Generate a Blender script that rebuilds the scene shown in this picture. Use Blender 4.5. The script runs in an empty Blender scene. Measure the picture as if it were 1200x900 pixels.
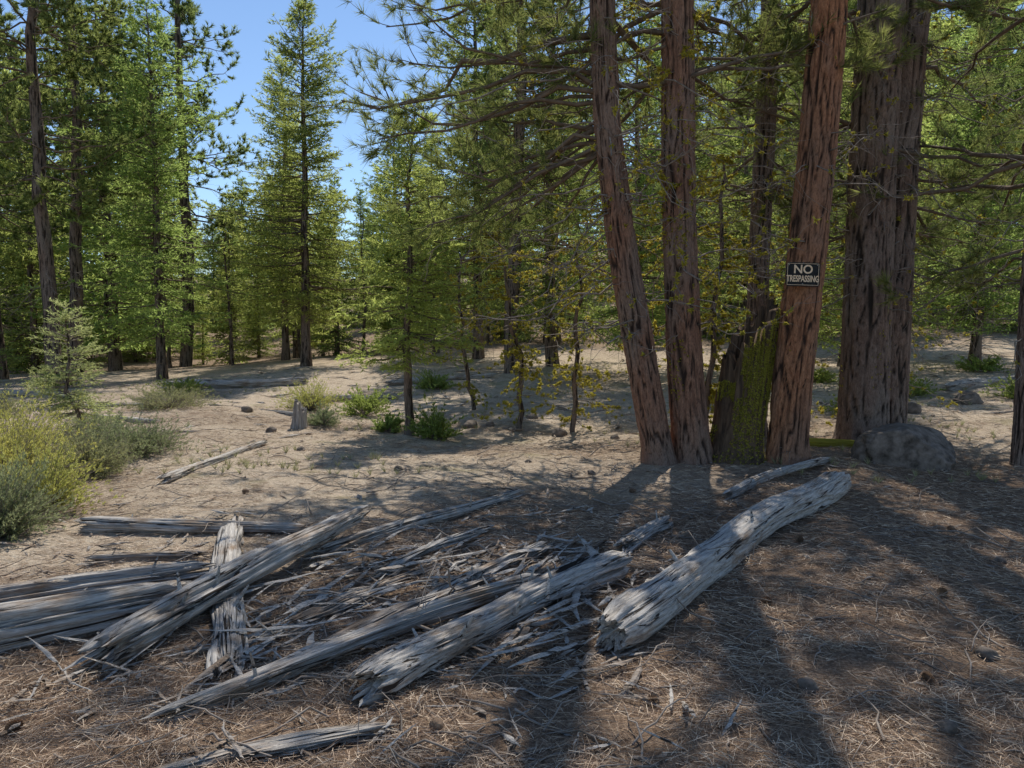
import bpy, math, numpy as np
from mathutils import Vector, Matrix
RS=np.random.RandomState
scene=bpy.context.scene
# ------------------------------------------------------------------ noise
def _h(ix,iy,iz,seed):
    n=(ix*374761393+iy*668265263+iz*2147483647+seed*974711)&0xffffffff
    n=((n^(n>>13))*1274126177)&0xffffffff
    n=((n^(n>>16))*2246822519)&0xffffffff
    return ((n^(n>>15))&0xffff)/65535.0
def vn(x,y,z=0.0,seed=0):
    x,y,z=np.broadcast_arrays(np.asarray(x,float),np.asarray(y,float),np.asarray(z,float))
    ix=np.floor(x).astype(np.int64);iy=np.floor(y).astype(np.int64);iz=np.floor(z).astype(np.int64)
    fx=x-ix;fy=y-iy;fz=z-iz
    fx=fx*fx*(3-2*fx);fy=fy*fy*(3-2*fy);fz=fz*fz*(3-2*fz)
    r=0
    for a in (0,1):
        for b in (0,1):
            for c in (0,1):
                w=(fx if a else 1-fx)*(fy if b else 1-fy)*(fz if c else 1-fz)
                r=r+w*_h(ix+a,iy+b,iz+c,seed)
    return r*2-1
def fbm(x,y,z=0.0,seed=0,o=3):
    r=0;a=1;s=0
    for i in range(o):
        r=r+a*vn(np.asarray(x)*2**i,np.asarray(y)*2**i,np.asarray(z)*2**i,seed+i);s+=a;a*=.5
    return r/s
def ss(a,b,x):
    t=np.clip((np.asarray(x,float)-a)/(b-a),0,1);return t*t*(3-2*t)
def hgt(x,y):
    x=np.asarray(x,float);y=np.asarray(y,float)
    far=ss(9,36,y)*(1.0+0.05*np.clip(x,-30,45))
    z=far+np.clip(y-36,0,200)*0.13*(0.75+0.25*ss(-20,20,x))
    d=np.hypot(x,y)
    z=z+0.22*fbm(x/6,y/6,0,3,2)*ss(3,14,d)+0.045*fbm(x/0.9,y/0.9,0,5,3)+0.018*fbm(x/.22,y/.22,0,8,2)
    z=z+0.12*np.exp(-((x-3.2)**2/3.5+(y-9.6)**2/2.2))
    return z
# ------------------------------------------------------------------ mesh builder
def norm(v): return v/np.maximum(np.linalg.norm(v,axis=-1,keepdims=True),1e-9)
class MB:
    def __init__(s): s.v=[];s.f=[];s.n=0;s.at=[]
    def add(s,v,f,mat=0,smooth=True,fur=None):
        v=np.asarray(v,float).reshape(-1,3);f=np.asarray(f,np.int64)
        if fur is not None: s.at.append((s.n,np.asarray(fur).ravel()))
        s.v.append(v);s.f.append((f+s.n,mat,smooth));s.n+=len(v)
    def mesh(s,name,mats):
        me=bpy.data.meshes.new(name)
        V=np.concatenate(s.v)
        me.vertices.add(len(V));me.vertices.foreach_set('co',V.astype(np.float32).ravel())
        loops=np.concatenate([f.ravel() for f,_,_ in s.f])
        tot=np.concatenate([np.full(len(f),f.shape[1]) for f,_,_ in s.f])
        mi=np.concatenate([np.full(len(f),m) for f,m,_ in s.f])
        sm=np.concatenate([np.full(len(f),q) for f,_,q in s.f])
        st=np.concatenate([[0],np.cumsum(tot)[:-1]])
        me.loops.add(len(loops));me.loops.foreach_set('vertex_index',loops.astype(np.int32))
        me.polygons.add(len(tot));me.polygons.foreach_set('loop_start',st.astype(np.int32))
        me.polygons.foreach_set('loop_total',tot.astype(np.int32))
        me.polygons.foreach_set('material_index',mi.astype(np.int32))
        me.polygons.foreach_set('use_smooth',sm.astype(bool))
        me.update(calc_edges=True)
        if s.at:
            a=np.zeros(len(V),np.float32)
            for st_,vals in s.at: a[st_:st_+len(vals)]=vals
            A=me.attributes.new('fur','FLOAT','POINT');A.data.foreach_set('value',a)
        for m in mats: me.materials.append(m)
        return me
    def obj(s,name,mats,loc=(0,0,0),parent=None):
        return link(name,s.mesh(name,mats),loc,parent=parent)
def link(name,me,loc=(0,0,0),rz=0,sc=1,parent=None):
    o=bpy.data.objects.new(name,me);scene.collection.objects.link(o)
    o.location=loc;o.rotation_euler=(0,0,rz)
    o.scale=(sc,sc,sc) if np.isscalar(sc) else sc
    if parent: o.parent=parent
    return o
def empty(name,loc=(0,0,0)):
    return link(name,None,loc)
def tubes(mb,P,R,n,mat=0):
    P=np.asarray(P,float);R=np.asarray(R,float);N,K,_=P.shape
    T=norm(P[:,-1]-P[:,0])
    ref=np.where(np.abs(T[:,2:3])>.85,np.array([[1.,0,0]]),np.array([[0,0,1.]]))
    U=norm(np.cross(T,ref));W=np.cross(T,U)
    a=np.arange(n)*2*math.pi/n
    v=P[:,:,None,:]+R[:,:,None,None]*(np.cos(a)[None,None,:,None]*U[:,None,None,:]+np.sin(a)[None,None,:,None]*W[:,None,None,:])
    i=np.arange(N)[:,None,None]*K*n;k=np.arange(K-1)[None,:,None]*n;j=np.arange(n)[None,None,:];j2=(j+1)%n
    f=np.stack([i+k+j,i+k+j2,i+k+n+j2,i+k+n+j],-1).reshape(-1,4)
    mb.add(v,f,mat)
def needles(mb,C,D,L,w,mat,rng,curve=0):
    N=len(C);s=norm(np.cross(D,rng.normal(size=(N,3))))
    L=np.broadcast_to(L,(N,))[:,None];w=np.broadcast_to(w,(N,))[:,None]
    v=np.stack([C-s*w*.5,C+s*w*.5,C+D*L],1)
    mb.add(v,np.arange(3*N).reshape(N,3),mat,False)
def tufts(mb,C,D,n,L,w,mat,rng,spread=.75,back=.08):
    N=len(C);C=np.repeat(C,n,0);D=np.repeat(D,n,0)
    d=norm(D+spread*norm(rng.normal(size=C.shape)))
    C=C-D*rng.uniform(0,back,(N*n,1))
    needles(mb,C,d,L*rng.uniform(.7,1.1,N*n),w,mat,rng)
# ------------------------------------------------------------------ materials
def mat(name):
    m=bpy.data.materials.new(name);m.use_nodes=True;nt=m.node_tree;nt.nodes.clear()
    out=nt.nodes.new('ShaderNodeOutputMaterial')
    return m,nt,out
def N(nt,t,**k):
    n=nt.nodes.new(t)
    for a,b in k.items(): n.inputs[a.replace('__',' ')].default_value=b
    return n
def ramp(nt,fac,stops):
    r=nt.nodes.new('ShaderNodeValToRGB');e=r.color_ramp.elements
    while len(e)<len(stops): e.new(.5)
    for q,(p,c) in zip(e,stops):
        q.position=p;q.color=(*c,1) if len(c)==3 else c
    nt.links.new(fac,r.inputs[0]);return r.outputs[0]
def mixc(nt,f,a,b,mode='MIX'):
    m=nt.nodes.new('ShaderNodeMix');m.data_type='RGBA';m.blend_type=mode
    for s,v in ((m.inputs[0],f),(m.inputs[6],a),(m.inputs[7],b)):
        if hasattr(v,'links') or hasattr(v,'node'): nt.links.new(v,s)
        else: s.default_value=v if not isinstance(v,tuple) else ((*v,1) if len(v)==3 else v)
    return m.outputs[2]
def mth(nt,op,a,b,c=None):
    m=nt.nodes.new('ShaderNodeMath');m.operation=op
    for i,v in enumerate((a,b,c)):
        if v is None: continue
        if hasattr(v,'node'): nt.links.new(v,m.inputs[i])
        else: m.inputs[i].default_value=v
    return m.outputs[0]
def coords(nt,scale=(1,1,1),src='Object'):
    tc=nt.nodes.new('ShaderNodeTexCoord');mp=nt.nodes.new('ShaderNodeMapping')
    mp.inputs['Scale'].default_value=scale
    nt.links.new(tc.outputs[src],mp.inputs[0]);return mp.outputs[0]
def noise(nt,vec,scale,detail=4,rough=.6,dist=0):
    n=N(nt,'ShaderNodeTexNoise',Scale=scale,Detail=detail,Roughness=rough,Distortion=dist)
    nt.links.new(vec,n.inputs['Vector']);return n.outputs['Fac']
def bump(nt,h,strength,dist,nrm=None):
    b=N(nt,'ShaderNodeBump',Strength=strength,Distance=dist)
    nt.links.new(h,b.inputs['Height'])
    if nrm: nt.links.new(nrm,b.inputs['Normal'])
    return b.outputs[0]
def princ(nt,out,col,rough=.9,nrm=None,spec=.2):
    p=N(nt,'ShaderNodeBsdfPrincipled',Roughness=rough);p.inputs['Specular IOR Level'].default_value=spec
    if isinstance(col,tuple): p.inputs['Base Color'].default_value=(*col,1)
    else: nt.links.new(col,p.inputs['Base Color'])
    if nrm: nt.links.new(nrm,p.inputs['Normal'])
    nt.links.new(p.outputs[0],out.inputs[0]);return p
def leaf_mat(name,dark,light,trans,tf=.45,objvar=True):
    m,nt,out=mat(name)
    g=nt.nodes.new('ShaderNodeNewGeometry')
    c=mixc(nt,g.outputs['Random Per Island'],dark,light)
    t=mixc(nt,g.outputs['Random Per Island'],tuple(x*.5 for x in trans),trans)
    if objvar:
        oi=nt.nodes.new('ShaderNodeObjectInfo')
        tint=mixc(nt,oi.outputs['Random'],(1.12,1.03,.88),(.80,.88,.78))
        c=mixc(nt,1.0,c,tint,'MULTIPLY');t=mixc(nt,1.0,t,tint,'MULTIPLY')
    d=N(nt,'ShaderNodeBsdfDiffuse');tr=N(nt,'ShaderNodeBsdfTranslucent')
    nt.links.new(c,d.inputs[0]);nt.links.new(t,tr.inputs[0])
    mx=N(nt,'ShaderNodeMixShader',Fac=tf);nt.links.new(d.outputs[0],mx.inputs[1]);nt.links.new(tr.outputs[0],mx.inputs[2])
    nt.links.new(mx.outputs[0],out.inputs[0]);return m
def bark_mat(name,furrow,c1,c2,c3,use_attr=True):
    m,nt,out=mat(name)
    flake=noise(nt,coords(nt,(22,22,7)),1,4,.7,.8)
    fine=noise(nt,coords(nt,(90,90,26)),1,3,.7)
    big=noise(nt,coords(nt,(2.0,2.0,.8)),1,2)
    cc=mixc(nt,ramp(nt,flake,[(.35,(0,0,0)),(.65,(1,1,1))]),c1,c2)
    cc=mixc(nt,ramp(nt,big,[(.42,(0,0,0)),(.62,(.8,.8,.8))]),cc,c3)
    cc=mixc(nt,ramp(nt,fine,[(.3,(.8,.8,.8)),(.52,(0,0,0))]),cc,tuple(x*.4 for x in c1))
    if use_attr:
        at=nt.nodes.new('ShaderNodeAttribute');at.attribute_name='fur'
        f=mth(nt,'ADD',at.outputs['Fac'],mth(nt,'MULTIPLY_ADD',flake,1.1,-.5))
        fr=ramp(nt,f,[(.28,(0,0,0)),(.9,(1,1,1))])
    else:
        q=noise(nt,coords(nt,(16,16,2.2)),1,3,.6,.3)
        fr=ramp(nt,q,[(.5,(0,0,0)),(.6,(1,1,1))])
    col=mixc(nt,fr,cc,furrow)
    hh=mth(nt,'SUBTRACT',mth(nt,'MULTIPLY_ADD',fine,.35,flake),mth(nt,'MULTIPLY',fr,.8))
    princ(nt,out,col,.95,bump(nt,hh,1,.02));return m
M_barkR=bark_mat('bark_orange_brown',(.040,.023,.016),(.26,.108,.055),(.52,.25,.13),(.26,.165,.115))
M_barkM=bark_mat('bark_red_brown',(.038,.024,.018),(.20,.098,.062),(.40,.215,.135),(.26,.19,.145))
M_barkD=bark_mat('bark_grey_brown',(.032,.024,.019),(.16,.10,.073),(.31,.215,.165),(.26,.205,.165))
M_barkG=bark_mat('bark_plain',(.035,.026,.02),(.14,.095,.07),(.27,.195,.15),(.20,.17,.14),False)
def simple(name,c1,c2,scale=20,rough=.9,b=.3):
    m,nt,out=mat(name);n=noise(nt,coords(nt),scale,4,.65)
    princ(nt,out,ramp(nt,n,[(.3,c1),(.7,c2)]),rough,bump(nt,n,b,.01) if b else None);return m
M_twig=simple('dead_twig',(.12,.095,.072),(.36,.30,.25),8,.9,0)
M_twig2=simple('live_branch',(.08,.058,.04),(.21,.155,.11),8,.9,0)
M_pine=leaf_mat('pine_needles',(.065,.09,.032),(.155,.195,.075),(.48,.56,.19),.5)
M_pineN=leaf_mat('pine_needles_near',(.065,.09,.035),(.155,.185,.075),(.48,.54,.19),.5)
M_fir=leaf_mat('fir_needles',(.07,.10,.036),(.18,.23,.085),(.56,.68,.21),.55)
M_firL=leaf_mat('young_fir_needles',(.12,.17,.05),(.23,.29,.10),(.74,.86,.27),.6)
M_jun=leaf_mat('sapling_needles',(.22,.26,.13),(.40,.44,.25),(.74,.80,.38),.55)
M_lich=leaf_mat('lichen',(.28,.25,.03),(.55,.47,.07),(.75,.65,.12),.45,False)
M_moss=leaf_mat('moss',(.24,.23,.04),(.58,.52,.10),(.7,.65,.15),.4,False)
M_sage=leaf_mat('sage_leaves',(.22,.24,.13),(.40,.42,.27),(.56,.58,.32),.42)
M_yel=leaf_mat('rabbitbrush_leaves',(.36,.38,.12),(.58,.59,.21),(.80,.82,.28),.48)
M_grn=leaf_mat('ground_shrub_leaves',(.14,.19,.06),(.28,.35,.12),(.64,.76,.22),.5)
def litter_mat():
    m,nt,out=mat('needle_litter')
    g=nt.nodes.new('ShaderNodeNewGeometry')
    c=ramp(nt,g.outputs['Random Per Island'],[(0,(.095,.058,.037)),(.3,(.30,.195,.125)),(.65,(.54,.39,.265)),(1,(.76,.62,.46))])
    princ(nt,out,c,.75,spec=.3);return m
M_lit=litter_mat()
def wood_mat(name,brown=.5,tone=1.0):
    m,nt,out=mat(name)
    oi=nt.nodes.new('ShaderNodeObjectInfo')
    tc=nt.nodes.new('ShaderNodeTexCoord')
    va=nt.nodes.new('ShaderNodeVectorMath');va.operation='ADD'
    sc=nt.nodes.new('ShaderNodeVectorMath');sc.operation='SCALE';sc.inputs[0].default_value=(37,51,73)
    nt.links.new(oi.outputs['Random'],sc.inputs[3]);nt.links.new(tc.outputs['Object'],va.inputs[0]);nt.links.new(sc.outputs[0],va.inputs[1])
    def mp(s):
        q=nt.nodes.new('ShaderNodeMapping');q.inputs['Scale'].default_value=s;nt.links.new(va.outputs[0],q.inputs[0]);return q.outputs[0]
    grain=noise(nt,mp((3.2,75,75)),1,5,.78,.6)
    crack=noise(nt,mp((.9,24,24)),1,4,.62,.9)
    blot=noise(nt,mp((2.2,5,5)),1,4,.7)
    c=ramp(nt,grain,[(.30,(.15*tone,.128*tone,.108*tone)),(.46,(.39*tone,.355*tone,.315*tone)),(.68,(.66*tone,.61*tone,.545*tone))])
    bc=ramp(nt,grain,[(.3,(.09,.058,.04)),(.7,(.42,.30,.20))])
    c=mixc(nt,ramp(nt,blot,[(.60-.25*brown,(0,0,0)),(.76-.2*brown,(.95,.95,.95))]),c,bc)
    ck=ramp(nt,crack,[(.365,(0,0,0)),(.415,(1,1,1))])
    c=mixc(nt,ck,(.04,.03,.023),c)
    h=mth(nt,'MULTIPLY_ADD',grain,.8,ck)
    princ(nt,out,c,.9,bump(nt,h,1,.012),.2);return m
M_wood=wood_mat('weathered_wood',.35);M_woodB=wood_mat('decayed_wood',.85,.85)
def ground_mat():
    m,nt,out=mat('forest_floor')
    v=coords(nt)
    mid=noise(nt,v,3.2,5,.7);fine=noise(nt,v,38,4,.75);vf=noise(nt,v,150,2,.7);cl=noise(nt,v,11,4,.75)
    at=nt.nodes.new('ShaderNodeAttribute');at.attribute_name='bare'
    lit=ramp(nt,fine,[(.3,(.11,.072,.048)),(.5,(.28,.19,.128)),(.72,(.54,.40,.275))])
    bare=ramp(nt,fine,[(.28,(.41,.305,.21)),(.5,(.66,.53,.39)),(.7,(.80,.69,.54))])
    c=mixc(nt,at.outputs['Fac'],lit,bare)
    c=mixc(nt,ramp(nt,mid,[(.50,(0,0,0)),(.68,(.6,.6,.6))]),c,(.27,.18,.12))
    c=mixc(nt,ramp(nt,cl,[(.54,(0,0,0)),(.66,(.65,.65,.65))]),c,(.18,.12,.08))
    c=mixc(nt,ramp(nt,vf,[(.58,(0,0,0)),(.70,(.65,.65,.65))]),c,(.08,.055,.038))
    grass=noise(nt,v,.8,3,.7)
    gm=mth(nt,'MULTIPLY',ramp(nt,grass,[(.57,(0,0,0)),(.7,(.45,.45,.45))]),at.outputs['Fac'])
    c=mixc(nt,gm,c,(.40,.38,.19))
    hh=mth(nt,'ADD',mth(nt,'MULTIPLY_ADD',cl,1.5,fine),mth(nt,'MULTIPLY',vf,.6))
    princ(nt,out,c,1,bump(nt,hh,.9,.04),.1);return m
# ------------------------------------------------------------------ ground
def axis(lo,hi,fa,fb,d):
    a=list(np.arange(fa,fb,d));s=d;x=fb
    while x<hi: a.append(x);s*=1.09;x+=s
    a.append(hi);s=d;x=fa-d;b=[]
    while x>lo: b.append(x);s*=1.09;x-=s
    b.append(lo);return np.array(b[::-1]+a)
gx=axis(-400,400,-6,7,.06);gy=axis(-60,600,1.5,13,.06)
X,Y=np.meshgrid(gx,gy);Z=hgt(X,Y)
mb=MB();nx=len(gx);ny=len(gy)
i=np.arange(ny-1)[:,None]*nx+np.arange(nx-1)[None]
mb.add(np.stack([X,Y,Z],-1),np.stack([i,i+1,i+nx+1,i+nx],-1).reshape(-1,4))
gme=mb.mesh('ground',[ground_mat()])
def bareness(X,Y):
    b=ss(5.6,7.4,Y-0.45*np.clip(X,-4,6)+1.2*fbm(X/1.7,Y/1.7,0,21,3))
    b=b*(1-.8*np.exp(-((X-3.6)**2/6+(Y-9.5)**2/4)))
    b=b*(1-.85*ss(24,33,Y+2.5*fbm(X/4,Y/4,0,77,2)))
    b=b*(1-.45*ss(.0,.5,fbm(X/2.6,Y/1.3,0,91,3)))
    return np.clip(b,0,1)
a=gme.attributes.new('bare','FLOAT','POINT');a.data.foreach_set('value',bareness(X,Y).astype(np.float32).ravel())
link('ground',gme)
# ------------------------------------------------------------------ litter needles
rng=RS(7)
n=250000;yy=2.0*np.power(7.5,rng.rand(n));xx=yy*rng.uniform(-.95,.95,n)
keep=rng.rand(n)<(1-.62*bareness(xx,yy));keep&=(fbm(xx/.35,yy/.35,0,31,2)+rng.normal(size=n)*.25>-.3)
xx=xx[keep];yy=yy[keep];n=len(xx)
ang=fbm(xx/.25,yy/.25,0,40,2)*4+rng.normal(size=n)*.9
L=rng.uniform(.05,.15,n)
D=norm(np.stack([np.cos(ang),np.sin(ang),rng.normal(size=n)*.15],-1))
C=np.stack([xx,yy,hgt(xx,yy)+rng.uniform(.002,.025,n)],-1)
mb=MB();needles(mb,C-D*L[:,None]*.5,D,L,.0014+.0004*yy,0,rng)
mb.obj('pine_needle_litter',[M_lit])
# ------------------------------------------------------------------ conifers
def branch_paths(base,az,el,L,droop,up,rng,K=7,wob=.05):
    Nn=len(L);t=np.linspace(0,1,K)[None,:]
    h=np.stack([np.cos(az),np.sin(az)],-1)
    L_=L[:,None]
    r=L_*t
    z=np.tan(el)[:,None]*r-droop[:,None]*L_*t**1.6+up[:,None]*L_*t**3.2
    P=np.zeros((Nn,K,3));P[...,:2]=base[:,None,:2]+h[:,None,:]*r[...,None];P[...,2]=base[:,None,2]+z
    w=np.cumsum(rng.normal(size=(Nn,K,3)),1)*wob*L_[...,None]/K**.5;w[:,0]=0
    return P+w
def samp(P,t):
    K=P.shape[1];q=np.clip(t,0,.9999)*(K-1);i=q.astype(int);f=(q-i)[...,None]
    a=np.take_along_axis(P,i[...,None].repeat(3,-1),1);b=np.take_along_axis(P,(i+1)[...,None].repeat(3,-1),1)
    return a*(1-f)+b*f,norm(b-a)
def fir_parts(seed,H,W,r0,cb,nb,ll,lw,per=9,tw=.11,lean=.0,M=26,shape=.68,irr=.5):
    rng=RS(seed);mb=MB()
    K=14;t=np.linspace(0,1,K);P=np.stack([lean*H*t+.03*np.cumsum(rng.normal(size=K)),.03*np.cumsum(rng.normal(size=K)),H*t-.15],-1);P[0,:2]=0
    R=r0*(1-t)**.85+.008;R[0]*=1.3
    tubes(mb,P[None],R[None],10,0)
    tt=np.sort(rng.rand(nb))**.95
    tt=(np.round(tt*nb/5)/(nb/5)+rng.normal(size=nb)*.006).clip(0,.995);z=cb+(1-cb)*tt
    base,_=samp(P[None],z[None]);base=base[0]
    az=rng.rand(nb)*2*math.pi
    lump=.82+irr*vn(np.cos(az)*1.3+3,np.sin(az)*1.3,z*8,seed+5)
    L=(W*(1-tt)**shape*(.35+.65*np.minimum(1,tt*6+.35))*rng.uniform(.55,1.15,nb)*lump+.12)
    el=-.15+.75*tt**1.5+rng.normal(size=nb)*.12
    B=branch_paths(base,az,el,L,np.full(nb,.12),np.full(nb,.14),rng,6,.05)
    rr=(.008+.010*L)[:,None]*np.linspace(1,.15,6)[None]
    tubes(mb,B,rr,3,1)
    ts=np.linspace(.1,1,M)[None].repeat(nb,0)+rng.normal(size=(nb,M))*.02
    p,d=samp(B,ts);sgn=np.where(np.arange(M)%2==0,1,-1)[None,:,None]
    side=norm(np.cross(d,np.array([0,0,1.])))*sgn
    tl=(L[:,None]*.45*(1-ts.clip(0,1))+.16)*rng.uniform(.6,1.2,(nb,M))
    use=rng.rand(nb,M)<np.clip(L[:,None]/tw/M*1.1,.12,1)
    td=norm(d*.75+side*.8+rng.normal(size=p.shape)*.25+np.array([0,0,-.05]))
    p=p[use];td=td[use];tl=tl[use];n=len(p)
    u=rng.rand(n,per)
    c=p[:,None]+td[:,None]*(u*tl[:,None])[...,None]
    dd=norm(td[:,None]*.9+rng.normal(size=(n,per,3))*.55)
    needles(mb,c.reshape(-1,3),dd.reshape(-1,3),(ll*rng.uniform(.6,1.2,n*per)),lw,2,rng)
    nd=18;zz=rng.uniform(.04,max(cb,.06)+.05,nd);bb,_=samp(P[None],zz[None])
    tubes(mb,branch_paths(bb[0],rng.rand(nd)*6.28,rng.uniform(-.3,.1,nd),rng.uniform(.3,.8,nd)*W*.6,np.full(nd,.2),np.zeros(nd),rng,6,.1),np.full((nd,1),.012*H/12)*np.linspace(1,.2,6)[None],3,1)
    return mb
def hitrunk(mb,path,r,seed,mat=0,amp=1.0,nseg=80,dz=.035,moss=0):
    path=np.asarray(path,float)
    zs=np.arange(path[0,2],min(path[-1,2],8.5),dz);nlo=len(zs);zs=np.concatenate([zs,np.arange(zs[-1]+.2,path[-1,2],.25)])
    px=np.interp(zs,path[:,2],path[:,0]);py=np.interp(zs,path[:,2],path[:,1])
    k=15;ker=np.hanning(k);ker/=ker.sum()
    px=np.convolve(np.pad(px,k//2,'edge'),ker,'valid');py=np.convolve(np.pad(py,k//2,'edge'),ker,'valid')
    rr=np.interp(zs,path[:,2],r);rr=rr*(1+.30*np.exp(-(zs-path[0,2]-.1).clip(0)/.16))
    th=np.arange(nseg)/nseg*2*math.pi;T,Zz=np.meshgrid(th,zs)
    c,s=np.cos(T),np.sin(T)
    sc=max(1,r[0]/.25)
    flute=.09*vn(c*1.6,s*1.6,Zz*.5,seed)+.16*np.exp(-(Zz-path[0,2])/.3)*vn(c*2.2,s*2.2,0,seed+3)
    wx=.6*vn(c*3,s*3,Zz*2.5,seed+9)
    q=vn(c*4.6*sc+wx,s*4.6*sc-wx,Zz*1.5,seed+1);q2=vn(c*9*sc+wx,s*9*sc,Zz*3.2,seed+6)
    rid=np.clip(1-np.abs(q)*4.5,0,1);rid2=np.clip(1-np.abs(q2)*5,0,1)*.6
    hb=np.clip(1-np.abs(vn(c*3*sc,s*3*sc,Zz*7,seed+7))*7,0,1)*.35
    fur=np.clip(np.maximum(np.maximum(rid,rid2),hb),0,1)
    fi=vn(c*13,s*13,Zz*9,seed+2)+.6*vn(c*24,s*24,Zz*18,seed+4)
    R=rr[:,None]*(1+flute)-amp*.024*fur+amp*.006*fi
    V=np.stack([px[:,None]+R*c,py[:,None]+R*s,Zz],-1)
    K=len(zs);k_=np.arange(K-1)[:,None]*nseg;j=np.arange(nseg)[None];j2=(j+1)%nseg
    mb.add(V,np.stack([k_+j,k_+j2,k_+nseg+j2,k_+nseg+j],-1).reshape(-1,4),mat,True,fur)
    if moss:
        rg=RS(seed+77);kk=rg.randint(0,min(nlo,170),moss*4);jj=rg.randint(0,nseg,moss*4)
        ok=vn(c[kk,jj]*1.7,s[kk,jj]*1.7,Zz[kk,jj]*2.2,seed+31)>.30
        kk=kk[ok];jj=jj[ok];Pm=V[kk,jj];dn=np.stack([c[kk,jj],s[kk,jj],0*jj],-1)
        tufts(mb,Pm,dn,7,.03,.012,4,rg,1.6,.0)
def pine_parts(seed,H,r0,cb,spread,nl,tn,nL,nw,path=None,pr=None,dead=30,dead0=.1,nsec=8,ntf=4,lichen=0,azbias=None,deadL=1.0,moss=0,low=1.15):
    rng=RS(seed);mb=MB()
    K=16;t=np.linspace(0,1,K)
    if path is None:
        P=np.stack([.05*np.cumsum(rng.normal(size=K)),.05*np.cumsum(rng.normal(size=K)),H*t-.2],-1);P[0,:2]=0
        R=r0*(1-t)**.7+.015;tubes(mb,P[None],R[None],12,0)
    else:
        path=np.asarray(path,float);zz=np.linspace(path[0,2],path[-1,2],40)
        P=np.stack([np.interp(zz,path[:,2],path[:,0]),np.interp(zz,path[:,2],path[:,1]),zz],-1)
        H=path[-1,2]
        hitrunk(mb,path,pr,seed,moss=moss)
    f=cb+(1-cb)*(rng.rand(nl)**low);tt=(f-cb)/(1-cb)
    base,_=samp(P[None],f[None]);base=base[0]
    az=rng.rand(nl)*6.283
    if azbias is not None:
        az=np.where(rng.rand(nl)<azbias[1],azbias[0]+rng.normal(size=nl)*.6,az)
    if path is not None:
        az=np.where((np.sin(az)<-.25)&(f*H<6.3),-az,az)
    L=spread*(1-tt)**.6*rng.uniform(.55,1.1,nl)*np.minimum(1,.6+tt*3)+.25
    B=branch_paths(base,az,-.1+.6*tt+rng.normal(size=nl)*.15,L,np.full(nl,.28),np.full(nl,.25),rng,8,.07)
    tubes(mb,B,(.010+.009*L)[:,None]*np.linspace(1,.25,8)[None],5,1)
    ts=rng.uniform(.25,1,(nl,nsec));ts[:,0]=.98
    p,d=samp(B,ts);p=p.reshape(-1,3);d=d.reshape(-1,3);m=len(p)
    sd=norm(d*.7+rng.normal(size=(m,3))*.55+np.array([0,0,.1]));sl=np.repeat(L,nsec)*.28*rng.uniform(.5,1.2,m)*(1.25-ts.ravel()*.6)+.08
    q=np.linspace(0,1,5)
    S=p[:,None]+sd[:,None]*(q[None]*sl[:,None])[...,None];S[...,2]+=(-.12*q+.25*q*q)[None]*sl[:,None]
    S+=np.cumsum(rng.normal(size=S.shape),1)*.03*sl[:,None,None]*(q[None,:,None]>0)
    tubes(mb,S,np.full((m,1),.007)*np.linspace(1,.4,5)[None],3,1)
    u=np.concatenate([np.full((m,1),.99),rng.uniform(.35,1,(m,ntf-1))],1)
    c,dd=samp(S,u);c=c.reshape(-1,3);dd=dd.reshape(-1,3);off=norm(dd+rng.normal(size=c.shape)*.5)
    c=c+off*rng.uniform(0,.09,(len(c),1))
    tufts(mb,c,norm(off+np.array([0,0,.25])),tn,nL,nw,2,rng)
    if dead:
        zz=rng.uniform(dead0,cb+.18,dead);bb,_=samp(P[None],zz[None])
        dl=rng.uniform(.25,1,dead)*spread*.5*deadL
        DB=branch_paths(bb[0],rng.rand(dead)*6.28,rng.uniform(-.3,.3,dead),dl,rng.uniform(.1,.7,dead),rng.uniform(0,.5,dead),rng,9,.14)
        tubes(mb,DB,(.006+.004*dl)[:,None]*np.linspace(1,.2,9)[None],4,3)
        k=6;ts=rng.uniform(.25,1,(dead,k));p,d=samp(DB,ts);p=p.reshape(-1,3);d=norm(d.reshape(-1,3)+rng.normal(size=p.shape)*.7)
        l=np.repeat(dl,k)*rng.uniform(.12,.4,len(p))
        S=p[:,None]+d[:,None]*(q[None]*l[:,None])[...,None];S[...,2]-=.2*l[:,None]*q[None]**2
        S+=np.cumsum(rng.normal(size=S.shape),1)*.05*l[:,None,None]*(q[None,:,None]>0)
        tubes(mb,S,np.full((len(p),1),.004)*np.linspace(1,.4,5)[None],3,3)
        if lichen:
            pi=rng.randint(0,len(p),lichen);u=rng.rand(lichen,1);c,dd=samp(S[pi],u);c=c.reshape(-1,3);dd=norm(rng.normal(size=c.shape))
            tufts(mb,c,dd,12,.055,.028,4,rng,1.4,.02)
            pi=rng.randint(0,dead,lichen);c,dd=samp(DB[pi],u);tufts(mb,c.reshape(-1,3),norm(rng.normal(size=(lichen,3))),12,.05,.028,4,rng,1.4,.02)
    return mb
PM=[M_barkG,M_twig2,M_pine,M_twig,M_lich];FM=[M_barkG,M_twig2,M_fir];FL=[M_barkG,M_twig2,M_firL]
firs=[fir_parts(100+k,12,[2.9,2.7,3.1][k],.16,[.14,.18,.1][k],[330,310,350][k],.15,.035,8,irr=.7).mesh('fir%d'%k,FM) for k in range(3)]
firsL=[fir_parts(200+k,12,[3.0,2.7][k],.15,.13,320,.15,.035,8,shape=.5,irr=.75).mesh('firL%d'%k,FL) for k in range(2)]
farf=[fir_parts(250+k,12,[3.3,2.9][k],.16,[.03,.08][k],280,.23,.07,5,.16,M=18,irr=.65).mesh('farfir%d'%k,[FM,FL][k]) for k in range(2)]
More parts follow.
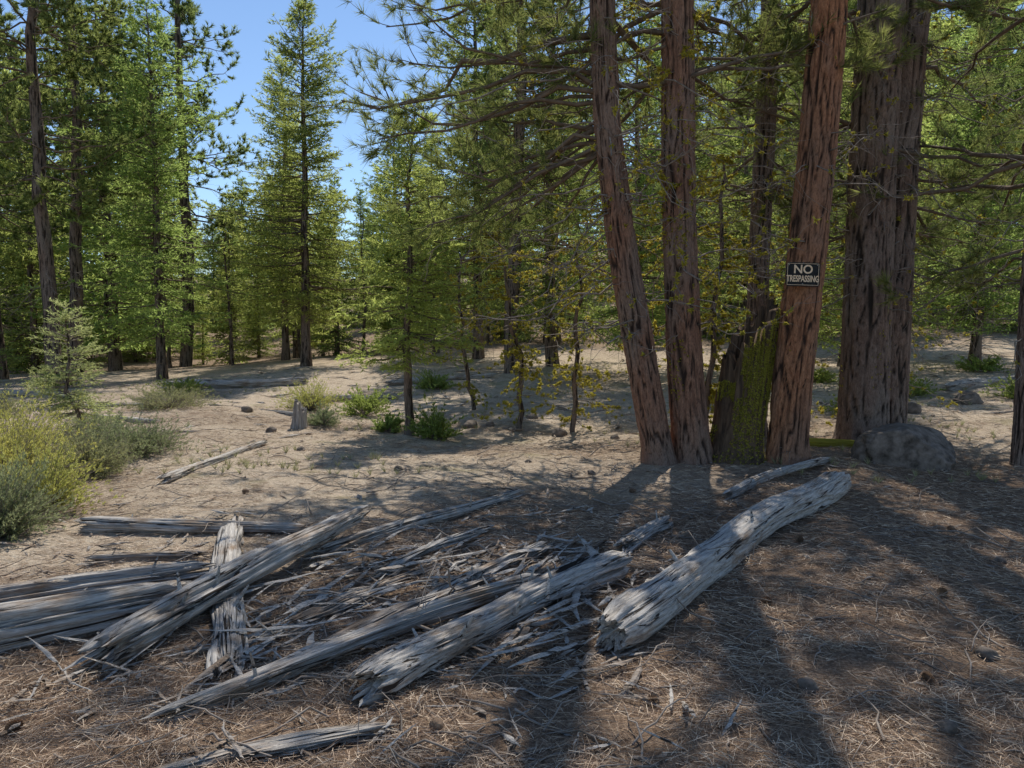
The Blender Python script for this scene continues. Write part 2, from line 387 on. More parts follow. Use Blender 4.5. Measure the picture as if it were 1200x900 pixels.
pines=[pine_parts(300+k,17,.22,[.30,.36,.26][k],[3.1,2.7,3.3][k],75,12,.21,.032,dead=40,nsec=11,ntf=5).mesh('pine%d'%k,PM) for k in range(3)]
snag=pine_parts(350,9,.09,.75,1.6,10,8,.15,.02,dead=80,dead0=.03,nsec=4,ntf=2,deadL=1.1).mesh('snag',PM)
def put(kind,name,x,y,sc,rz=None,parent=None,zs=1.0):
    if rz is None: rz=(x*12.9+y*7.3)%6.28
    return link(name,kind,(x,y,float(hgt(x,y))),rz,(sc,sc,sc*zs),parent)
put(firs[0],'fir_tree',-6.9,25,1.0)
put(firsL[1],'fir_tree',-8.8,29,.95)
put(firsL[0],'cedar_tree',-10.8,23,.95)
put(firs[1],'fir_tree',-9.8,34,.85)
put(pines[0],'pine_tree',-13.2,21.5,.98)
put(pines[1],'pine_tree',-14.9,25.5,1.0)
put(pines[2],'pine_tree',-13.6,31,1.1)
put(pines[0],'pine_tree',-18.5,27,1.0,1.0)
put(firs[2],'fir_tree',-17.4,22,.7)
put(firs[1],'fir_tree',-5.4,35,.95)
put(firsL[1],'fir_tree',-2.9,28.5,.75)
put(firs[0],'fir_tree',-1.2,26.5,1.15,2)
put(firs[2],'fir_tree',1.3,23.5,1.15,3)
put(pines[1],'pine_tree',0.0,21.5,.95)
put(firsL[1],'fir_tree',3.1,18.6,.8)
put(firs[1],'fir_tree',5.0,22,1.0,1)
put(firsL[0],'fir_tree',7.0,18,.8,1)
put(firs[2],'fir_tree',9.8,22,1.0,5)
put(firsL[0],'fir_tree',12.4,20,.9,5)
put(pines[0],'pine_tree',12.0,16.5,.85,4)
put(firs[1],'fir_tree',16,21,1.0,5)
yf=fir_parts(401,5.4,1.25,.07,.25,210,.09,.02,13,.08,irr=.6).mesh('young_fir_tree',FL)
put(yf,'young_fir_tree',-1.70,12.2,1.0,.4)
sp=fir_parts(402,2.1,.62,.03,.05,130,.055,.013,14,.06,shape=.85,irr=.6).mesh('juniper_sapling',[M_barkG,M_twig,M_jun])
put(sp,'juniper_sapling',-6.55,11.2,1.0,.2)
df=empty('distant_forest')
rng=RS(11);placed=[]
k=0;tries=0
while k<122 and tries<8000:
    tries+=1
    y=rng.uniform(29,70);u=rng.uniform(-.95,.95);x=u*y
    if any((x-a)**2+(y-b)**2<3.5**2 for a,b in placed): continue
    placed.append((x,y));k+=1
    gap=-.43<u<-.09
    r=rng.rand()
    if gap:
        hmax=1.6+y*(.15+.06*rng.rand())-float(hgt(x,y));me=farf[rng.randint(2)];s=max(.35,min(1.1,hmax/12))
    elif r<.62: me=farf[rng.randint(2)];s=rng.uniform(.9,1.6)
    elif r<.88: me=pines[rng.randint(3)];s=rng.uniform(.95,1.4)
    else: me=snag;s=rng.uniform(.9,1.3)
    put(me,'forest_tree',x,y,s,rng.rand()*6.28,df)
for i in range(40):
    u=-.85+1.7*(i+.5*rng.rand())/40;y=rng.uniform(29,40)
    me=[farf[0],snag,farf[1],snag][i%4];put(me,'understory_tree',u*y,y,rng.uniform(.3,.5) if me is not snag else rng.uniform(.6,.95),rng.rand()*6,df)
# ------------------------------------------------------------------ near cluster
NM=lambda b:[b,M_twig2,M_pineN,M_twig,M_lich]
def near(seed,b,pts,pr,cb,spread,nl,dead,lich=0,azb=None,tn=18,dL=1.,dead0=.12,moss=0):
    x0,y0=pts[0][0],pts[0][1];z0=float(hgt(x0,y0))
    P=[(p[0]-x0,p[1]-y0,p[2]) for p in pts];P[0]=(0,0,-.2)
    m=pine_parts(seed,0,0,cb,spread,nl,tn,.19,.008,path=P,pr=pr,dead=dead,dead0=dead0,lichen=lich,azbias=azb,nsec=11,ntf=5,deadL=dL,moss=moss,low=1.8)
    return m.obj('ponderosa_pine_tree',NM(b),(x0,y0,z0))
near(501,M_barkM,[(1.83,9,0),(1.55,9,1.3),(1.32,9,2.53),(1.11,9,4.07),(1.05,9,5.6),(1.0,8.9,9),(1.0,8.9,14)],[.195,.19,.18,.16,.15,.12,.03],.28,4.2,54,90,100,(2.9,.5),dL=1.15)
near(502,M_barkM,[(2.24,9.1,0),(2.12,9.1,1.0),(2.08,9.1,1.5),(1.98,9.1,3.6),(1.96,9.1,5.7),(2.0,9.1,9),(2.1,9.1,15)],[.23,.22,.215,.205,.19,.14,.03],.32,3.4,36,80,620,(2.6,.3),moss=520,dL=1.1)
near(503,M_barkD,[(3.62,11,0),(3.6,11,1.5),(3.62,11,3),(3.7,11,6),(3.7,11,9),(3.7,11,13)],[.17,.16,.15,.14,.12,.03],.3,2.8,28,50,100,moss=200)
near(504,M_barkR,[(3.33,9,0),(3.4,9,1.1),(3.5,9,2.1),(3.62,9,3.6),(3.73,9,5.6),(3.8,9,9),(3.8,9,15)],[.235,.23,.22,.215,.21,.15,.03],.36,2.8,24,40,60,moss=60)
near(505,M_barkD,[(4.98,10.5,0),(4.98,10.5,2),(5.0,10.5,4),(5.04,10.5,6),(5.0,10.5,10),(5.0,10.5,17)],[.33,.32,.31,.29,.25,.04],.22,3.4,34,70,60,(5.2,.25),moss=240)
near(506,M_barkD,[(5.45,10.8,0),(5.46,10.8,2),(5.50,10.8,4),(5.60,10.8,6),(5.8,10.8,10),(5.9,10.8,16)],[.28,.27,.26,.25,.2,.04],.20,3.6,36,80,60,(6.0,.35))
near(507,M_barkD,[(6.18,9.0,0),(6.2,9,2),(6.25,9,4),(6.3,9,8),(6.3,9,12)],[.10,.09,.08,.07,.02],.22,2.6,20,40,30)
put(pines[1],'pine_tree',-7.4,7.6,.8,1.0)
# ------------------------------------------------------------------ logs
def orient(o,p0,p1,roll=0):
    from mathutils import Quaternion
    d=(Vector(p1)-Vector(p0));q=d.to_track_quat('X','Z')
    o.rotation_mode='QUATERNION'
    o.rotation_quaternion=q@Quaternion((1,0,0),roll);o.location=p0
def log_mesh(Ln,r0,r1,seed,bend=.03,jag=.12,flat=1.0,rough=1.0):
    nseg=96;nl=max(30,int(Ln/.025));t=np.linspace(0,1,nl);th=np.arange(nseg)/nseg*2*math.pi
    T,S=np.meshgrid(th,t);c,s=np.cos(T),np.sin(T);X=S*Ln
    a=jag*(.5+.5*vn(c[0]*3.5,s[0]*3.5,1,seed))+jag*.5*vn(c[0]*9,s[0]*9,2,seed)
    b=Ln-jag*1.3*(.5+.5*vn(c[0]*3.5,s[0]*3.5,7,seed+1))+jag*.5*vn(c[0]*9,s[0]*9,2,seed+4)
    X=a[None]+(b-a)[None]*S
    R=r0+(r1-r0)*S
    n1=vn(c*1.7,s*1.7,X*.8,seed+2);n2=vn(c*6,s*6,X*.9,seed+3);n3=vn(c*15,s*15,X*2.0,seed+4);n4=vn(c*26,s*26,X*4,seed+14)
    cr=np.clip(1-np.abs(vn(c*3.2,s*3.2,X*.55,seed+5))*14,0,1)
    cr2=np.clip(1-np.abs(vn(c*7+.4*n1,s*7,X*.8,seed+15))*10,0,1)
    lump=vn(0*X,0*X,X*2.0,seed+6)+.6*vn(c*2,s*2,X*4,seed+16)
    br=ss(.12,.24,vn(c*1.2,s*1.2,X*1.1,seed+8)+.14*n2+.05*n3)
    R=R*(1+.15*n1+rough*(.08*n2+.06*n3+.03*n4)-rough*.32*cr-rough*.14*cr2+.07*lump-.25*rough*br*(1+.6*n3))
    R=R*(1-.25*ss(.04,0,S)-.35*ss(.95,1,S)*rough)
    cy=bend*Ln*np.sin(S*3.1)+.3*bend*Ln*vn(0*X,0*X,X*1.3,seed+9);cz=.3*bend*Ln*vn(0*X,0*X+4,X*1.1,seed+9)
    V=np.stack([X,cy+R*c,cz+R*s*flat],-1)
    mb=MB();k_=np.arange(nl-1)[:,None]*nseg;j=np.arange(nseg)[None];j2=(j+1)%nseg
    F=np.stack([k_+j,k_+nseg+j,k_+nseg+j2,k_+j2],-1).reshape(-1,4)
    mb.add(V.reshape(-1,3),F,0)
    for e,ring,sg in ((0,V[0],1),(1,V[-1],-1)):
        cen=ring.mean(0)
        r2=cen+(ring-cen)*.72;r2[:,0]+=sg*(.02+.03*vn(np.cos(th)*4,np.sin(th)*4,e,seed+11))
        r3=cen+(ring-cen)*.35;r3[:,0]+=sg*(.03+.05*vn(np.cos(th)*3,np.sin(th)*3,e,seed+12))
        VV=np.concatenate([ring,r2,r3,cen[None]+np.array([[sg*.05,0,0]])])
        jj=np.arange(nseg);q=(jj+1)%nseg
        F4=np.concatenate([np.stack([jj,q,q+nseg,jj+nseg],-1),np.stack([jj+nseg,q+nseg,q+2*nseg,jj+2*nseg],-1)])
        mb.add(VV,F4,0);base=mb.n-len(VV)
        mb.f.append((np.stack([jj+2*nseg,q+2*nseg,np.full(nseg,3*nseg)],-1)+base,0,True))
    return mb
def stubs(mb,Ln,r,rg,n):
    x=rg.uniform(.1,.9,n)*Ln;a=rg.uniform(.3,2.8,n)
    d=norm(np.stack([rg.uniform(-.2,.6,n),np.cos(a),np.sin(a)],-1));l=r+rg.uniform(.02,.10,n)
    q=np.linspace(0,1,4);P=np.zeros((n,4,3));P[...,0]=x[:,None];P+=d[:,None]*(q[None]*l[:,None])[...,None]
    tubes(mb,P,np.full((n,1),r*.18)*np.linspace(1,.35,4)[None],6,0)
def log(name,x0,y0,x1,y1,r0,r1,seed,z0=None,z1=None,m=None,st=3,roll=0,**k):
    sink=.7*k.get('flat',1)
    za=float(hgt(x0,y0))+(r0*sink if z0 is None else z0);zb=float(hgt(x1,y1))+(r1*sink if z1 is None else z1)
    Ln=math.dist((x0,y0,za),(x1,y1,zb));mb=log_mesh(Ln,r0,r1,seed,**k)
    if st: stubs(mb,Ln,(r0+r1)/2,RS(seed),st)
    o=mb.obj(name,[m or M_wood]);orient(o,(x0,y0,za),(x1,y1,zb),roll);return o
log('fallen_log',.46,3.64,3.28,7.40,.12,.15,601,bend=.018,jag=.09,rough=.5,st=5)
log('fallen_log',-.68,3.12,.78,4.85,.10,.10,602,bend=.035,jag=.13,rough=.95,st=6)
log('fallen_log',-1.46,2.90,.30,4.55,.05,.075,603,z0=.05,z1=.07,bend=.03,jag=.25,rough=1.1,flat=.8,st=6)
log('splintered_log',-1.98,3.30,-1.14,5.95,.12,.09,604,z0=.10,z1=.17,bend=.02,jag=.3,rough=1.3,flat=.8,st=5)
log('fallen_log',-3.45,2.80,-1.80,4.25,.16,.12,605,z0=.08,z1=.08,bend=.02,jag=.22,rough=1.0,st=3)
log('fallen_log',-3.6,3.75,-1.95,4.75,.08,.07,629,z0=.07,z1=.07,bend=.02,jag=.22,rough=1.2,st=3)
log('splintered_log',-1.28,3.25,-2.28,6.1,.10,.09,606,z0=.03,z1=.05,bend=.02,jag=.3,rough=1.3,flat=.45,st=1)
log('fallen_log',-3.45,5.85,-1.45,5.75,.08,.065,607,bend=.01,jag=.15,rough=.8,flat=.9,st=2)
log('fallen_log',-1.42,5.15,.15,7.15,.065,.055,608,bend=.02,jag=.3,rough=1.1,flat=.8,st=3)
log('fallen_log',.78,5.25,1.35,6.2,.07,.06,609,bend=.02,jag=.2,rough=1.1,st=2)
log('fallen_log',-3.6,7.5,-3.5,10.6,.07,.05,610,bend=.015,jag=.2,rough=.8,flat=.7,st=1)
log('fallen_log',2.0,6.9,3.9,9.0,.05,.05,611,bend=.03,jag=.3,rough=1.1,st=3)
log('fallen_log',-2.95,5.0,-2.15,5.2,.05,.045,612,bend=.03,jag=.2,rough=1.3,m=M_woodB,st=1)
log('fallen_log',-.55,4.1,.35,5.5,.05,.06,621,z0=.03,z1=.04,bend=.04,jag=.3,rough=1.4,flat=.7,st=2)
log('fallen_log',-1.2,3.9,-.2,5.3,.06,.045,622,z0=.03,z1=.04,bend=.05,jag=.35,rough=1.4,flat=.6,m=M_woodB,st=2)
log('fallen_log',-.95,3.6,-.1,4.6,.05,.04,623,z0=.03,z1=.04,bend=.05,jag=.3,rough=1.4,flat=.6,m=M_woodB,st=1)
log('fallen_log',-.9,4.7,-.15,5.9,.045,.04,624,z0=.02,z1=.03,bend=.05,jag=.3,rough=1.4,flat=.6,st=1)
log('fallen_log',.15,4.6,.75,5.6,.05,.04,625,z0=.02,z1=.03,bend=.05,jag=.3,rough=1.4,flat=.6,m=M_woodB,st=1)
log('fallen_log',-1.5,2.45,-.45,2.9,.04,.05,626,z0=.0,z1=.01,bend=.05,jag=.3,rough=1.4,flat=.5,m=M_woodB,st=0)
log('fallen_log',9.5,16.4,12.2,17.2,.13,.09,613,bend=.04,jag=.3,rough=1,st=4)
log('fallen_log',-9,19.0,-5.5,20.2,.13,.1,615,bend=.02,jag=.2,rough=1,st=3)
log('fallen_log',-13,17.5,-9.5,16.6,.10,.08,616,bend=.02,jag=.2,rough=1,st=3)
log('fallen_log',-4.8,16.2,-2.6,17.4,.08,.06,617,bend=.03,jag=.2,rough=1,st=3)
log('fallen_log',-7.6,12.9,-5.9,12.4,.06,.05,618,bend=.03,jag=.2,rough=1,st=2)
log('fallen_log',-6.3,15.4,-3.9,13.6,.05,.04,619,bend=.03,jag=.2,rough=1,st=2)
log('fallen_log',-3.4,19.6,-.4,20.6,.09,.07,627,bend=.03,jag=.2,rough=1,st=3)
log('fallen_log',-9.8,15.0,-7.2,16.2,.07,.06,628,bend=.03,jag=.2,rough=1,st=3)
rg=RS(71);mb=MB()
def shards(mb,n,xr,yr,lr,wr,mat,zj=.05,dirmu=.75,dsig=.5,tilt=.12):
    x=rg.uniform(*xr,n);y=rg.uniform(*yr,n);a=rg.normal(size=n)*dsig+dirmu
    l=rg.uniform(*lr,n);w=rg.uniform(*wr,n);h=w*rg.uniform(.25,.8,n)
    D=norm(np.stack([np.cos(a),np.sin(a),rg.normal(size=n)*tilt],-1));S=norm(np.cross(D,[0,0,1.]));U=np.cross(S,D)
    C=np.stack([x,y,hgt(x,y)+rg.uniform(.0,zj,n)],-1)
    K=9;t=np.linspace(-.5,.5,K);prof=np.array([.10,.5,.8,.95,1,.9,.7,.4,.08])
    bow=rg.normal(size=(n,1))*.05
    sec=[(-1,-.5),(-.5,.6),(.4,.8),(1,0),(.3,-.7)];m=len(sec)
    V=np.zeros((n,K,m,3))
    wob=rg.normal(size=(n,K,2))*.12
    for j,(p,q) in enumerate(sec):
        jit=rg.uniform(.6,1.25,(n,K))
        V[:,:,j]=C[:,None]+D[:,None]*(t[None]*l[:,None]+rg.normal(size=(n,K))*.03*l[:,None])[...,None]\
          +S[:,None]*((p*jit*prof[None]+wob[...,0])*w[:,None]+bow*l[:,None]*(t[None]**2)*4)[...,None]+U[:,None]*((q*jit*prof[None]+wob[...,1])*h[:,None])[...,None]
    i=np.arange(n)[:,None,None]*K*m;k=np.arange(K-1)[None,:,None]*m;j=np.arange(m)[None,None];j2=(j+1)%m
    mb.add(V,np.stack([i+k+j,i+k+j2,i+k+m+j2,i+k+m+j],-1).reshape(-1,4),mat,False)
shards(mb,120,(-1.5,.6),(3.5,5.5),(.2,.75),(.008,.030),0,.08,.85,.35)
shards(mb,150,(-1.5,.6),(3.3,5.6),(.15,.6),(.006,.024),1,.05,.85,.5)
shards(mb,160,(-2.2,.6),(2.5,4.0),(.05,.25),(.004,.013),1,dsig=1.2)
shards(mb,110,(-2.4,1.0),(2.7,5.8),(.06,.28),(.004,.014),0,.05,.8,1.2,.3)
shards(mb,90,(-.8,1.2),(4.4,6.6),(.08,.35),(.005,.02),0,.04,.9,.6)
shards(mb,160,(-4,-1.0),(3.0,6.6),(.05,.3),(.005,.016),1,dsig=1.5)
shards(mb,40,(-2.6,-1.2),(3.2,5.0),(.15,.5),(.006,.016),0,.06,dsig=1.5,tilt=.3)
shards(mb,700,(-5,5),(2.4,13),(.02,.12),(.004,.014),1,.02,0,3)
shards(mb,80,(-5,4),(5,12),(.1,.45),(.006,.02),1,.03,0,3)
shards(mb,420,(-16,14),(11,26),(.15,.9),(.012,.045),1,.05,0,3)
mb.obj('broken_wood_debris',[M_wood,M_woodB])
mb=MB();n=800;y=2.4*np.power(6.0,rg.rand(n));x=y*rg.uniform(-.8,.8,n);l=rg.uniform(.1,.55,n)
P=branch_paths(np.stack([x,y,hgt(x,y)+.012],-1),rg.rand(n)*6.28,rg.normal(size=n)*.05,l,np.zeros(n),np.zeros(n),rg,7,.10)
P[...,2]=np.maximum(P[...,2],hgt(P[...,0],P[...,1])+.004)
tubes(mb,P,rg.uniform(.002,.0065,n)[:,None]*np.linspace(1,.4,7)[None],5,0)
n=55;y=rg.uniform(3.6,10,n);x=rg.uniform(-1.8,4.2,n);l=rg.uniform(.5,1.4,n)
P=branch_paths(np.stack([x,y,hgt(x,y)+.02],-1),rg.rand(n)*6.28,rg.uniform(0,.12,n),l,np.full(n,.2),np.zeros(n),rg,9,.14)
P[...,2]=np.maximum(P[...,2],hgt(P[...,0],P[...,1])+.006)
tubes(mb,P,rg.uniform(.004,.010,n)[:,None]*np.linspace(1,.25,9)[None],6,0)
k=5;p,d=samp(P,rg.uniform(.2,.95,(n,k)));p=p.reshape(-1,3);d=norm(d.reshape(-1,3)+rg.normal(size=p.shape)*np.array([.6,.6,.25]))
q=np.linspace(0,1,5);S=p[:,None]+d[:,None]*(q[None]*rg.uniform(.08,.25,(len(p),1)))[...,None];tubes(mb,S,np.full((len(p),1),.003)*np.linspace(1,.4,5)[None],4,0)
mb.obj('fallen_twigs',[M_twig])
# ------------------------------------------------------------------ rocks
M_rock=simple('rock_grey',(.06,.048,.038),(.27,.22,.18),9,.95,1.0)
import bmesh
def rock(name,x,y,w,d,h,seed,sink=.3):
    bm=bmesh.new();bmesh.ops.create_icosphere(bm,subdivisions=6 if w>.5 else 3,radius=1)
    co=np.array([v.co[:] for v in bm.verts])
    r=1+.30*vn(co[:,0]*1.3,co[:,1]*1.3,co[:,2]*1.3,seed)+.14*vn(co[:,0]*3.3,co[:,1]*3.3,co[:,2]*3.3,seed+1)+.06*vn(co[:,0]*9,co[:,1]*9,co[:,2]*9,seed+2)+.03*vn(co[:,0]*22,co[:,1]*22,co[:,2]*22,seed+3)
    rg=RS(seed)
    P=co*r[:,None]
    for nrm in norm(rg.normal(size=(9,3))):
        dd=P@nrm;P-=np.maximum(dd-.80,0)[:,None]*nrm*.85
    P*=np.array([w/2,d/2,h])
    for v,p in zip(bm.verts,P): v.co=p
    for f in bm.faces: f.smooth=True
    me=bpy.data.meshes.new(name);bm.to_mesh(me);bm.free();me.materials.append(M_rock)
    link(name,me,(x,y,float(hgt(x,y))+h*(.5-sink)),seed*.7)
rock('boulder',4.85,9.1,1.2,.85,.48,5,.40)
for i,(x,y,w) in enumerate([(1.33,3.25,.12),(2.35,3.6,.12),(1.75,2.9,.09),(.80,12.5,.3),(-.75,13.2,.3),(-.4,13.4,.2),(.4,14.2,.25),(1.6,11.5,.16),(-2.8,9.8,.13),(.2,9.1,.1),(-1.3,8.4,.12),(.9,8.3,.1),(3.4,5.1,.1),(-5,14,.25),(7.2,13.4,.4),(8.9,14.6,.5),(5.9,12.6,.25),(-3.9,12,.2)]):
    rock('stone',x,y,w,w*.8,w*.38,20+i)
# ------------------------------------------------------------------ stump snags
def stump(name,x,y,H,r,seed,lean,mats,moss=False,cut=.6):
    mb=MB();nseg=72;th=np.arange(nseg)/nseg*2*math.pi;c0,s0=np.cos(th),np.sin(th)
    top=H*(1-cut*(.5-.5*np.cos(th-lean[2]))-.18*(.5+.5*vn(c0*6,s0*6,0,seed))-.1*(.5+.5*vn(c0*14,s0*14,0,seed)))
    K=60;t=np.linspace(0,1,K);T,S=np.meshgrid(th,t);c,s=np.cos(T),np.sin(T);Zz=S*top[None]-.1
    for sgn in (1,.62):
        R=r*sgn*(1+.4*np.exp(-Zz.clip(0)/.2)-.12*Zz/H+.16*vn(c*2,s*2,Zz*1.2,seed)+.14*vn(c*7,s*7,Zz*1.2,seed+1)+.06*vn(c*17,s*17,Zz*4,seed+2))
        V=np.stack([R*c+lean[0]*Zz,R*s+lean[1]*Zz,Zz-(0 if sgn==1 else .03)],-1)
        if sgn==1: V0=V
        k_=np.arange(K-1)[:,None]*nseg;j=np.arange(nseg)[None];j2=(j+1)%nseg
        mb.add(V,np.stack([k_+j,k_+j2,k_+nseg+j2,k_+nseg+j],-1).reshape(-1,4),0)
        if sgn==1: rim=V[-1]
        else:
            rim2=V[-1];jj=np.arange(nseg);q=(jj+1)%nseg
            mb.add(np.concatenate([rim,rim2]),np.stack([jj,q,q+nseg,jj+nseg],-1),0)
            if moss:
                rg=RS(seed)
                nn=11000;idx=rg.randint(0,nseg,nn);kk=(K-1-np.abs(rg.normal(size=nn))*26).clip(0,K-1).astype(int)
                V1=V0[kk,idx]
                ok=(1.1*vn(V1[:,0]*6,V1[:,1]*6,V1[:,2]*3.5,seed)+.9*np.cos(th[idx]+.75)>.05)
                V1=V1[ok];idx=idx[ok];dn=np.stack([np.cos(th[idx]),np.sin(th[idx]),0*th[idx]+.1],-1)
                tufts(mb,V1,dn,6,.032,.014,1,rg,1.5,.005)
    return mb.obj(name,mats,(x,y,float(hgt(x,y))))
def bwood(name,c1,c2):
    m,nt,out=mat(name);g=noise(nt,coords(nt,(22,22,1.5)),1,5,.7,.4)
    princ(nt,out,ramp(nt,g,[(.3,c1),(.7,c2)]),.95,bump(nt,g,.9,.02));return m
M_rot=bwood('rotten_wood',(.026,.018,.014),(.20,.13,.08))
stump('mossy_broken_stump',2.76,9.2,2.25,.27,81,(.12,0,.3),[M_rot,M_moss],True,.25)
M_grey=bwood('grey_stump_wood',(.10,.08,.068),(.52,.47,.42))
stump('small_stump',-3.6,12.5,.66,.10,83,(.08,0,3.0),[M_grey,M_lich],False,.3)
stump('small_stump',-1.5,7.0,.16,.05,84,(.1,0,1),[M_grey,M_lich],False,.6)
log('mossy_log',3.9,10.0,4.75,9.85,.07,.06,620,m=M_moss,st=0,bend=.02,jag=.1)
def lich_tree(seed,x,y,H,rad,nd,li):
    mb=pine_parts(seed,H,.035,.9,rad*2,4,6,.1,.01,dead=nd,dead0=.12,nsec=3,ntf=2,lichen=li,deadL=1.0)
    mb.obj('lichen_covered_dead_tree',PM,(x,y,float(hgt(x,y))))
lich_tree(701,.15,13.2,3.8,1.0,70,500)
lich_tree(702,1.1,12.8,3.4,.9,60,400)
lich_tree(703,2.75,10.4,4.2,.6,60,400)
lich_tree(704,-.8,15.5,3.4,.9,40,200)
lich_tree(705,4.3,12.0,4.0,.9,50,250)
lich_tree(706,6.6,12.5,4.5,1.2,70,150)
# ------------------------------------------------------------------ shrubs
def shrub(name,x,y,R,H,n,m,seed,per=9,ll=.035,lw=.008,up=1.0):
    rg=RS(seed);mb=MB();a=rg.rand(n)*6.28;e=rg.uniform(.1,1,n)
    rad=R*np.sqrt(1-e**2*.9)*rg.uniform(.5,1.2,n);hh=H*e**.7*rg.uniform(.55,1.25,n)
    lump=1+.5*vn(np.cos(a)*2,np.sin(a)*2,e*2,seed);rad*=lump;hh*=lump
    K=6;t=np.linspace(0,1,K);P=np.zeros((n,K,3))
    P[...,0]=(np.cos(a)*rad)[:,None]*t;P[...,1]=(np.sin(a)*rad)[:,None]*t;P[...,2]=hh[:,None]*t**.8*up
    P+=np.cumsum(rg.normal(size=P.shape),1)*.03*R*(t[None,:,None]>0)
    P[...,2]=np.maximum(P[...,2],0)
    tubes(mb,P,np.full((n,1),.003)*np.linspace(1,.4,K)[None],3,0)
    p,d=samp(P,rg.uniform(.45,1,(n,per)));p=p.reshape(-1,3);d=d.reshape(-1,3)
    p=p+rg.normal(size=p.shape)*.02*R
    tufts(mb,p,norm(d+np.array([0,0,.3])),5,ll,lw,1,rg,.7,.02)
    mb.obj(name,[M_twig,m],(x,y,float(hgt(x,y))-.02))
shrub('rabbitbrush',-5.1,7.4,.75,.75,600,M_yel,801)
shrub('rabbitbrush',-5.9,8.6,.9,.8,600,M_yel,802)
shrub('sagebrush',-4.75,8.3,.5,.45,400,M_sage,803)
shrub('sagebrush',-4.0,5.7,.5,.5,500,M_sage,804)
shrub('sagebrush',-4.9,9.6,.7,.4,450,M_sage,805)
shrub('sagebrush',-5.6,10.2,.6,.35,350,M_sage,806)
shrub('rabbitbrush',-4.1,6.4,.4,.55,400,M_yel,807)
shrub('sagebrush',-6.7,14.5,.95,.4,420,M_sage,808)
shrub('sagebrush',-4.0,14.8,.6,.6,300,M_yel,809)
shrub('sagebrush',-3.3,12.9,.4,.35,200,M_sage,810)
shrub('sagebrush',-9.5,13.5,.9,.5,350,M_sage,811)
shrub('sagebrush',-11.5,15.5,1.0,.5,350,M_yel,812)
shrub('green_shrub',-1.25,11.9,.42,.45,150,M_grn,813,9,.06,.016)
shrub('green_shrub',-2.1,12.5,.3,.3,90,M_grn,814,9,.06,.016)
shrub('green_shrub',-2.9,14.6,.6,.5,150,M_grn,815,9,.06,.016)
for i,(x,y) in enumerate([(8.5,16),(10.5,15.2),(12,19),(6.3,13.5),(7.6,18.5),(-8,18),(-2,19),(-12,19.5)]):
    shrub('green_shrub',x,y,.6,.35,160,M_grn,830+i,8,.06,.02)
mb=MB();n=2200;y=rg.uniform(8,24,n);x=rg.uniform(-1,1,n)*y*.8
ok=(fbm(x/2.2,y/2.2,0,55,2)>.12);x=x[ok];y=y[ok]
tufts(mb,np.stack([x,y,hgt(x,y)],-1),np.tile([0,0,1.],(len(x),1)),14,.12,.008,0,rg,.7,0)
M_grass=leaf_mat('dry_grass',(.28,.27,.13),(.52,.49,.28),(.5,.48,.24),.4,False)
mb.obj('dry_grass',[M_grass])
def cones():
    mb=MB();rg=RS(5)
    spots=[(.6,3.1),(1.9,3.3),(2.6,4.4),(-2.0,2.9),(-.3,2.9),(3.6,6.0),(1.2,7.3),(-.2,6.8),(2.9,7.0),(-2.6,7.2),(1.5,4.3),(2.2,5.6)]
    for x,y in spots:
        z=float(hgt(x,y))+.025;A=norm(rg.normal(size=3)*np.array([1,1,.2]));B=norm(np.cross(A,[0,0,1.]));Cc=np.cross(A,B)
        n=90;u=(np.arange(n)+.5)/n;g=np.arange(n)*2.4;r=.024*np.sin(np.pi*(u*.85+.1))
        c=np.array([x,y,z])+A*(u[:,None]-.5)*.07;d=norm(B*np.cos(g)[:,None]+Cc*np.sin(g)[:,None]+A*.5)
        s=np.cross(d,A);tip=c+d*r[:,None]*1.25;w=.008
        V=np.stack([c,tip-s*w,tip+d*.004,tip+s*w],1);mb.add(V,np.arange(4*n).reshape(n,4),0,False)
        P=np.array([x,y,z])+A*np.linspace(-.5,.5,6)[:,None]*.065;tubes(mb,P[None],np.array([[.004,.012,.014,.013,.009,.003]]),8,0)
    mb.obj('pine_cones',[simple('cone_brown',(.12,.075,.05),(.40,.27,.17),60)])
cones()
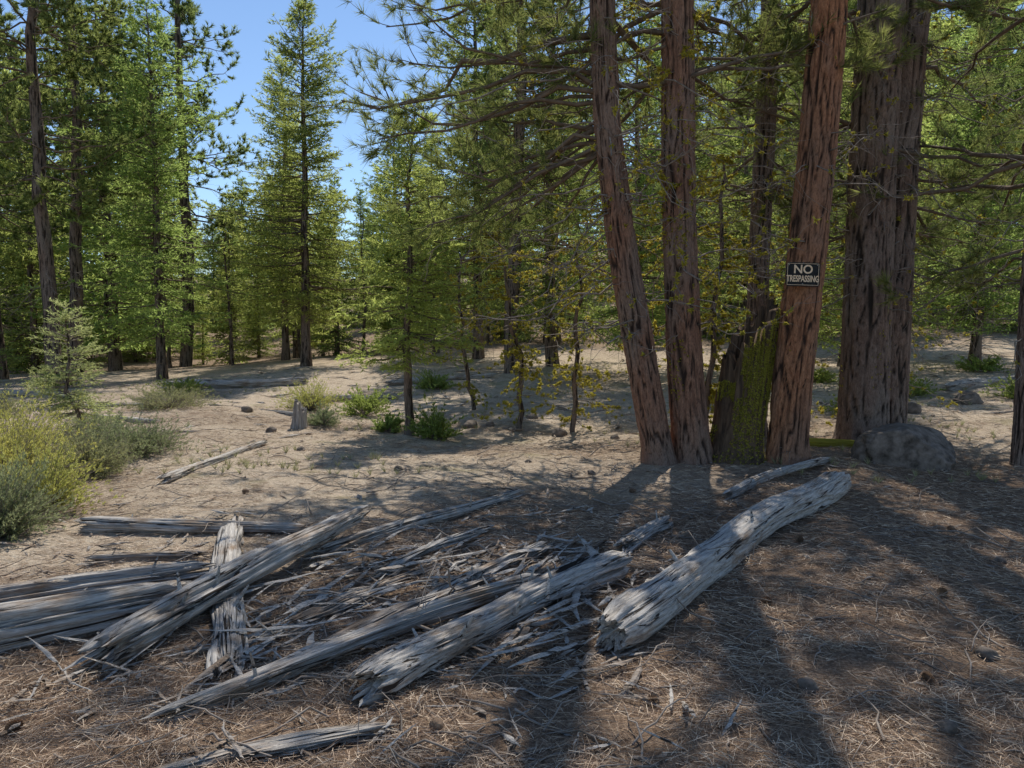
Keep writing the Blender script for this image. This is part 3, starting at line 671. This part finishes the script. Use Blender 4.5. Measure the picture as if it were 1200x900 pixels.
# ------------------------------------------------------------------ sign
def sign():
    e=empty('no_trespassing_sign',(3.37,8.70,2.28));e.rotation_euler=(math.radians(-2),math.radians(2),math.radians(-4))
    m1,nt,out=mat('sign_black');n=noise(nt,coords(nt),30,4);princ(nt,out,ramp(nt,n,[(.35,(.008,.008,.008)),(.75,(.03,.028,.025))]),.6,None,.2)
    m2,nt,out=mat('sign_letters');n=noise(nt,coords(nt),40,4);princ(nt,out,ramp(nt,n,[(.3,(.78,.48,.26)),(.7,(.90,.74,.52))]),.6)
    bm=bmesh.new();bmesh.ops.create_cube(bm,size=1)
    for v in bm.verts: v.co=Vector((v.co.x*.385,v.co.y*.004,v.co.z*.275))
    bmesh.ops.bevel(bm,geom=[x for x in bm.edges if abs((x.verts[0].co-x.verts[1].co).y)>.001],offset=.015,segments=4,affect='EDGES')
    me=bpy.data.meshes.new('board');bm.to_mesh(me);bm.free();me.materials.append(m1);link('board',me,parent=e)
    mb=MB()
    def bar(x0,x1,z0,z1):
        y0,y1=-.0045,-.0022
        V=[(x0,y0,z0),(x1,y0,z0),(x1,y0,z1),(x0,y0,z1),(x0,y1,z0),(x1,y1,z0),(x1,y1,z1),(x0,y1,z1)]
        mb.add(V,[(0,1,2,3),(4,7,6,5),(0,4,5,1),(1,5,6,2),(2,6,7,3),(3,7,4,0)],0,False)
    bar(-.178,.178,.121,.125);bar(-.178,.178,-.125,-.121);bar(-.178,-.174,-.120,.120);bar(.174,.178,-.120,.120)
    mb.obj('border',[m2],parent=e)
    for nm,txt,z,s,sx in (('text_no','NO',.012,.115,1.0),('text_trespassing','TRESPASSING',-.085,.085,.60)):
        cu=bpy.data.curves.new(nm,'FONT');cu.body=txt;cu.size=s*1.2;cu.align_x='CENTER';cu.extrude=.001;cu.offset=.0025
        cu.materials.append(m2);o=bpy.data.objects.new(nm,cu);scene.collection.objects.link(o);o.parent=e
        o.rotation_euler=(math.pi/2,0,0);o.location=(0,-.0042,z);o.scale=(sx,1,1)
    mb=MB()
    for x,z in ((-.16,.108),(.16,.108),(0,.128),(0,-.112)):
        tubes(mb,np.array([[(x,-.008,z),(x,-.007,z),(x,.10,z)]]),np.array([[.001,.006,.003]]),8,0)
    mb.obj('nails',[simple('nail_metal',(.2,.2,.2),(.4,.38,.36),50,.4)],parent=e)
sign()
# ------------------------------------------------------------------ light, camera
EL=56;AZ=8   # sun ahead of the camera, slightly to the right
w=bpy.data.worlds.new('World');scene.world=w;w.use_nodes=True;nt=w.node_tree
bg=nt.nodes.get('Background');sky=nt.nodes.new('ShaderNodeTexSky');sky.sky_type='NISHITA';sky.sun_disc=False
sky.sun_elevation=math.radians(EL);sky.sun_rotation=math.radians(AZ);sky.altitude=1300;sky.air_density=1.15;sky.dust_density=.0;sky.ozone_density=3.5
nt.links.new(sky.outputs[0],bg.inputs[0]);bg.inputs[1].default_value=.15
ld=bpy.data.lights.new('sun','SUN');ld.energy=5.0;ld.angle=math.radians(.5);ld.color=(1,.955,.87)
lo=bpy.data.objects.new('sun',ld);scene.collection.objects.link(lo)
d=Vector((math.sin(math.radians(AZ))*math.cos(math.radians(EL)),math.cos(math.radians(AZ))*math.cos(math.radians(EL)),math.sin(math.radians(EL))))
lo.rotation_euler=d.to_track_quat('Z','Y').to_euler();lo.location=(0,0,30)
cd=bpy.data.cameras.new('camera');co=bpy.data.objects.new('camera',cd);scene.collection.objects.link(co)
cd.sensor_width=36;cd.lens=26.2;cd.clip_end=2000;cd.clip_start=.05
co.location=(0,0,1.6+float(hgt(0,3)));co.rotation_euler=(math.radians(90-3.9),0,0)
scene.camera=co
scene.view_settings.view_transform='Standard';scene.view_settings.look='None';scene.view_settings.exposure=0
print('polys',sum(len(m.polygons) for m in bpy.data.meshes))
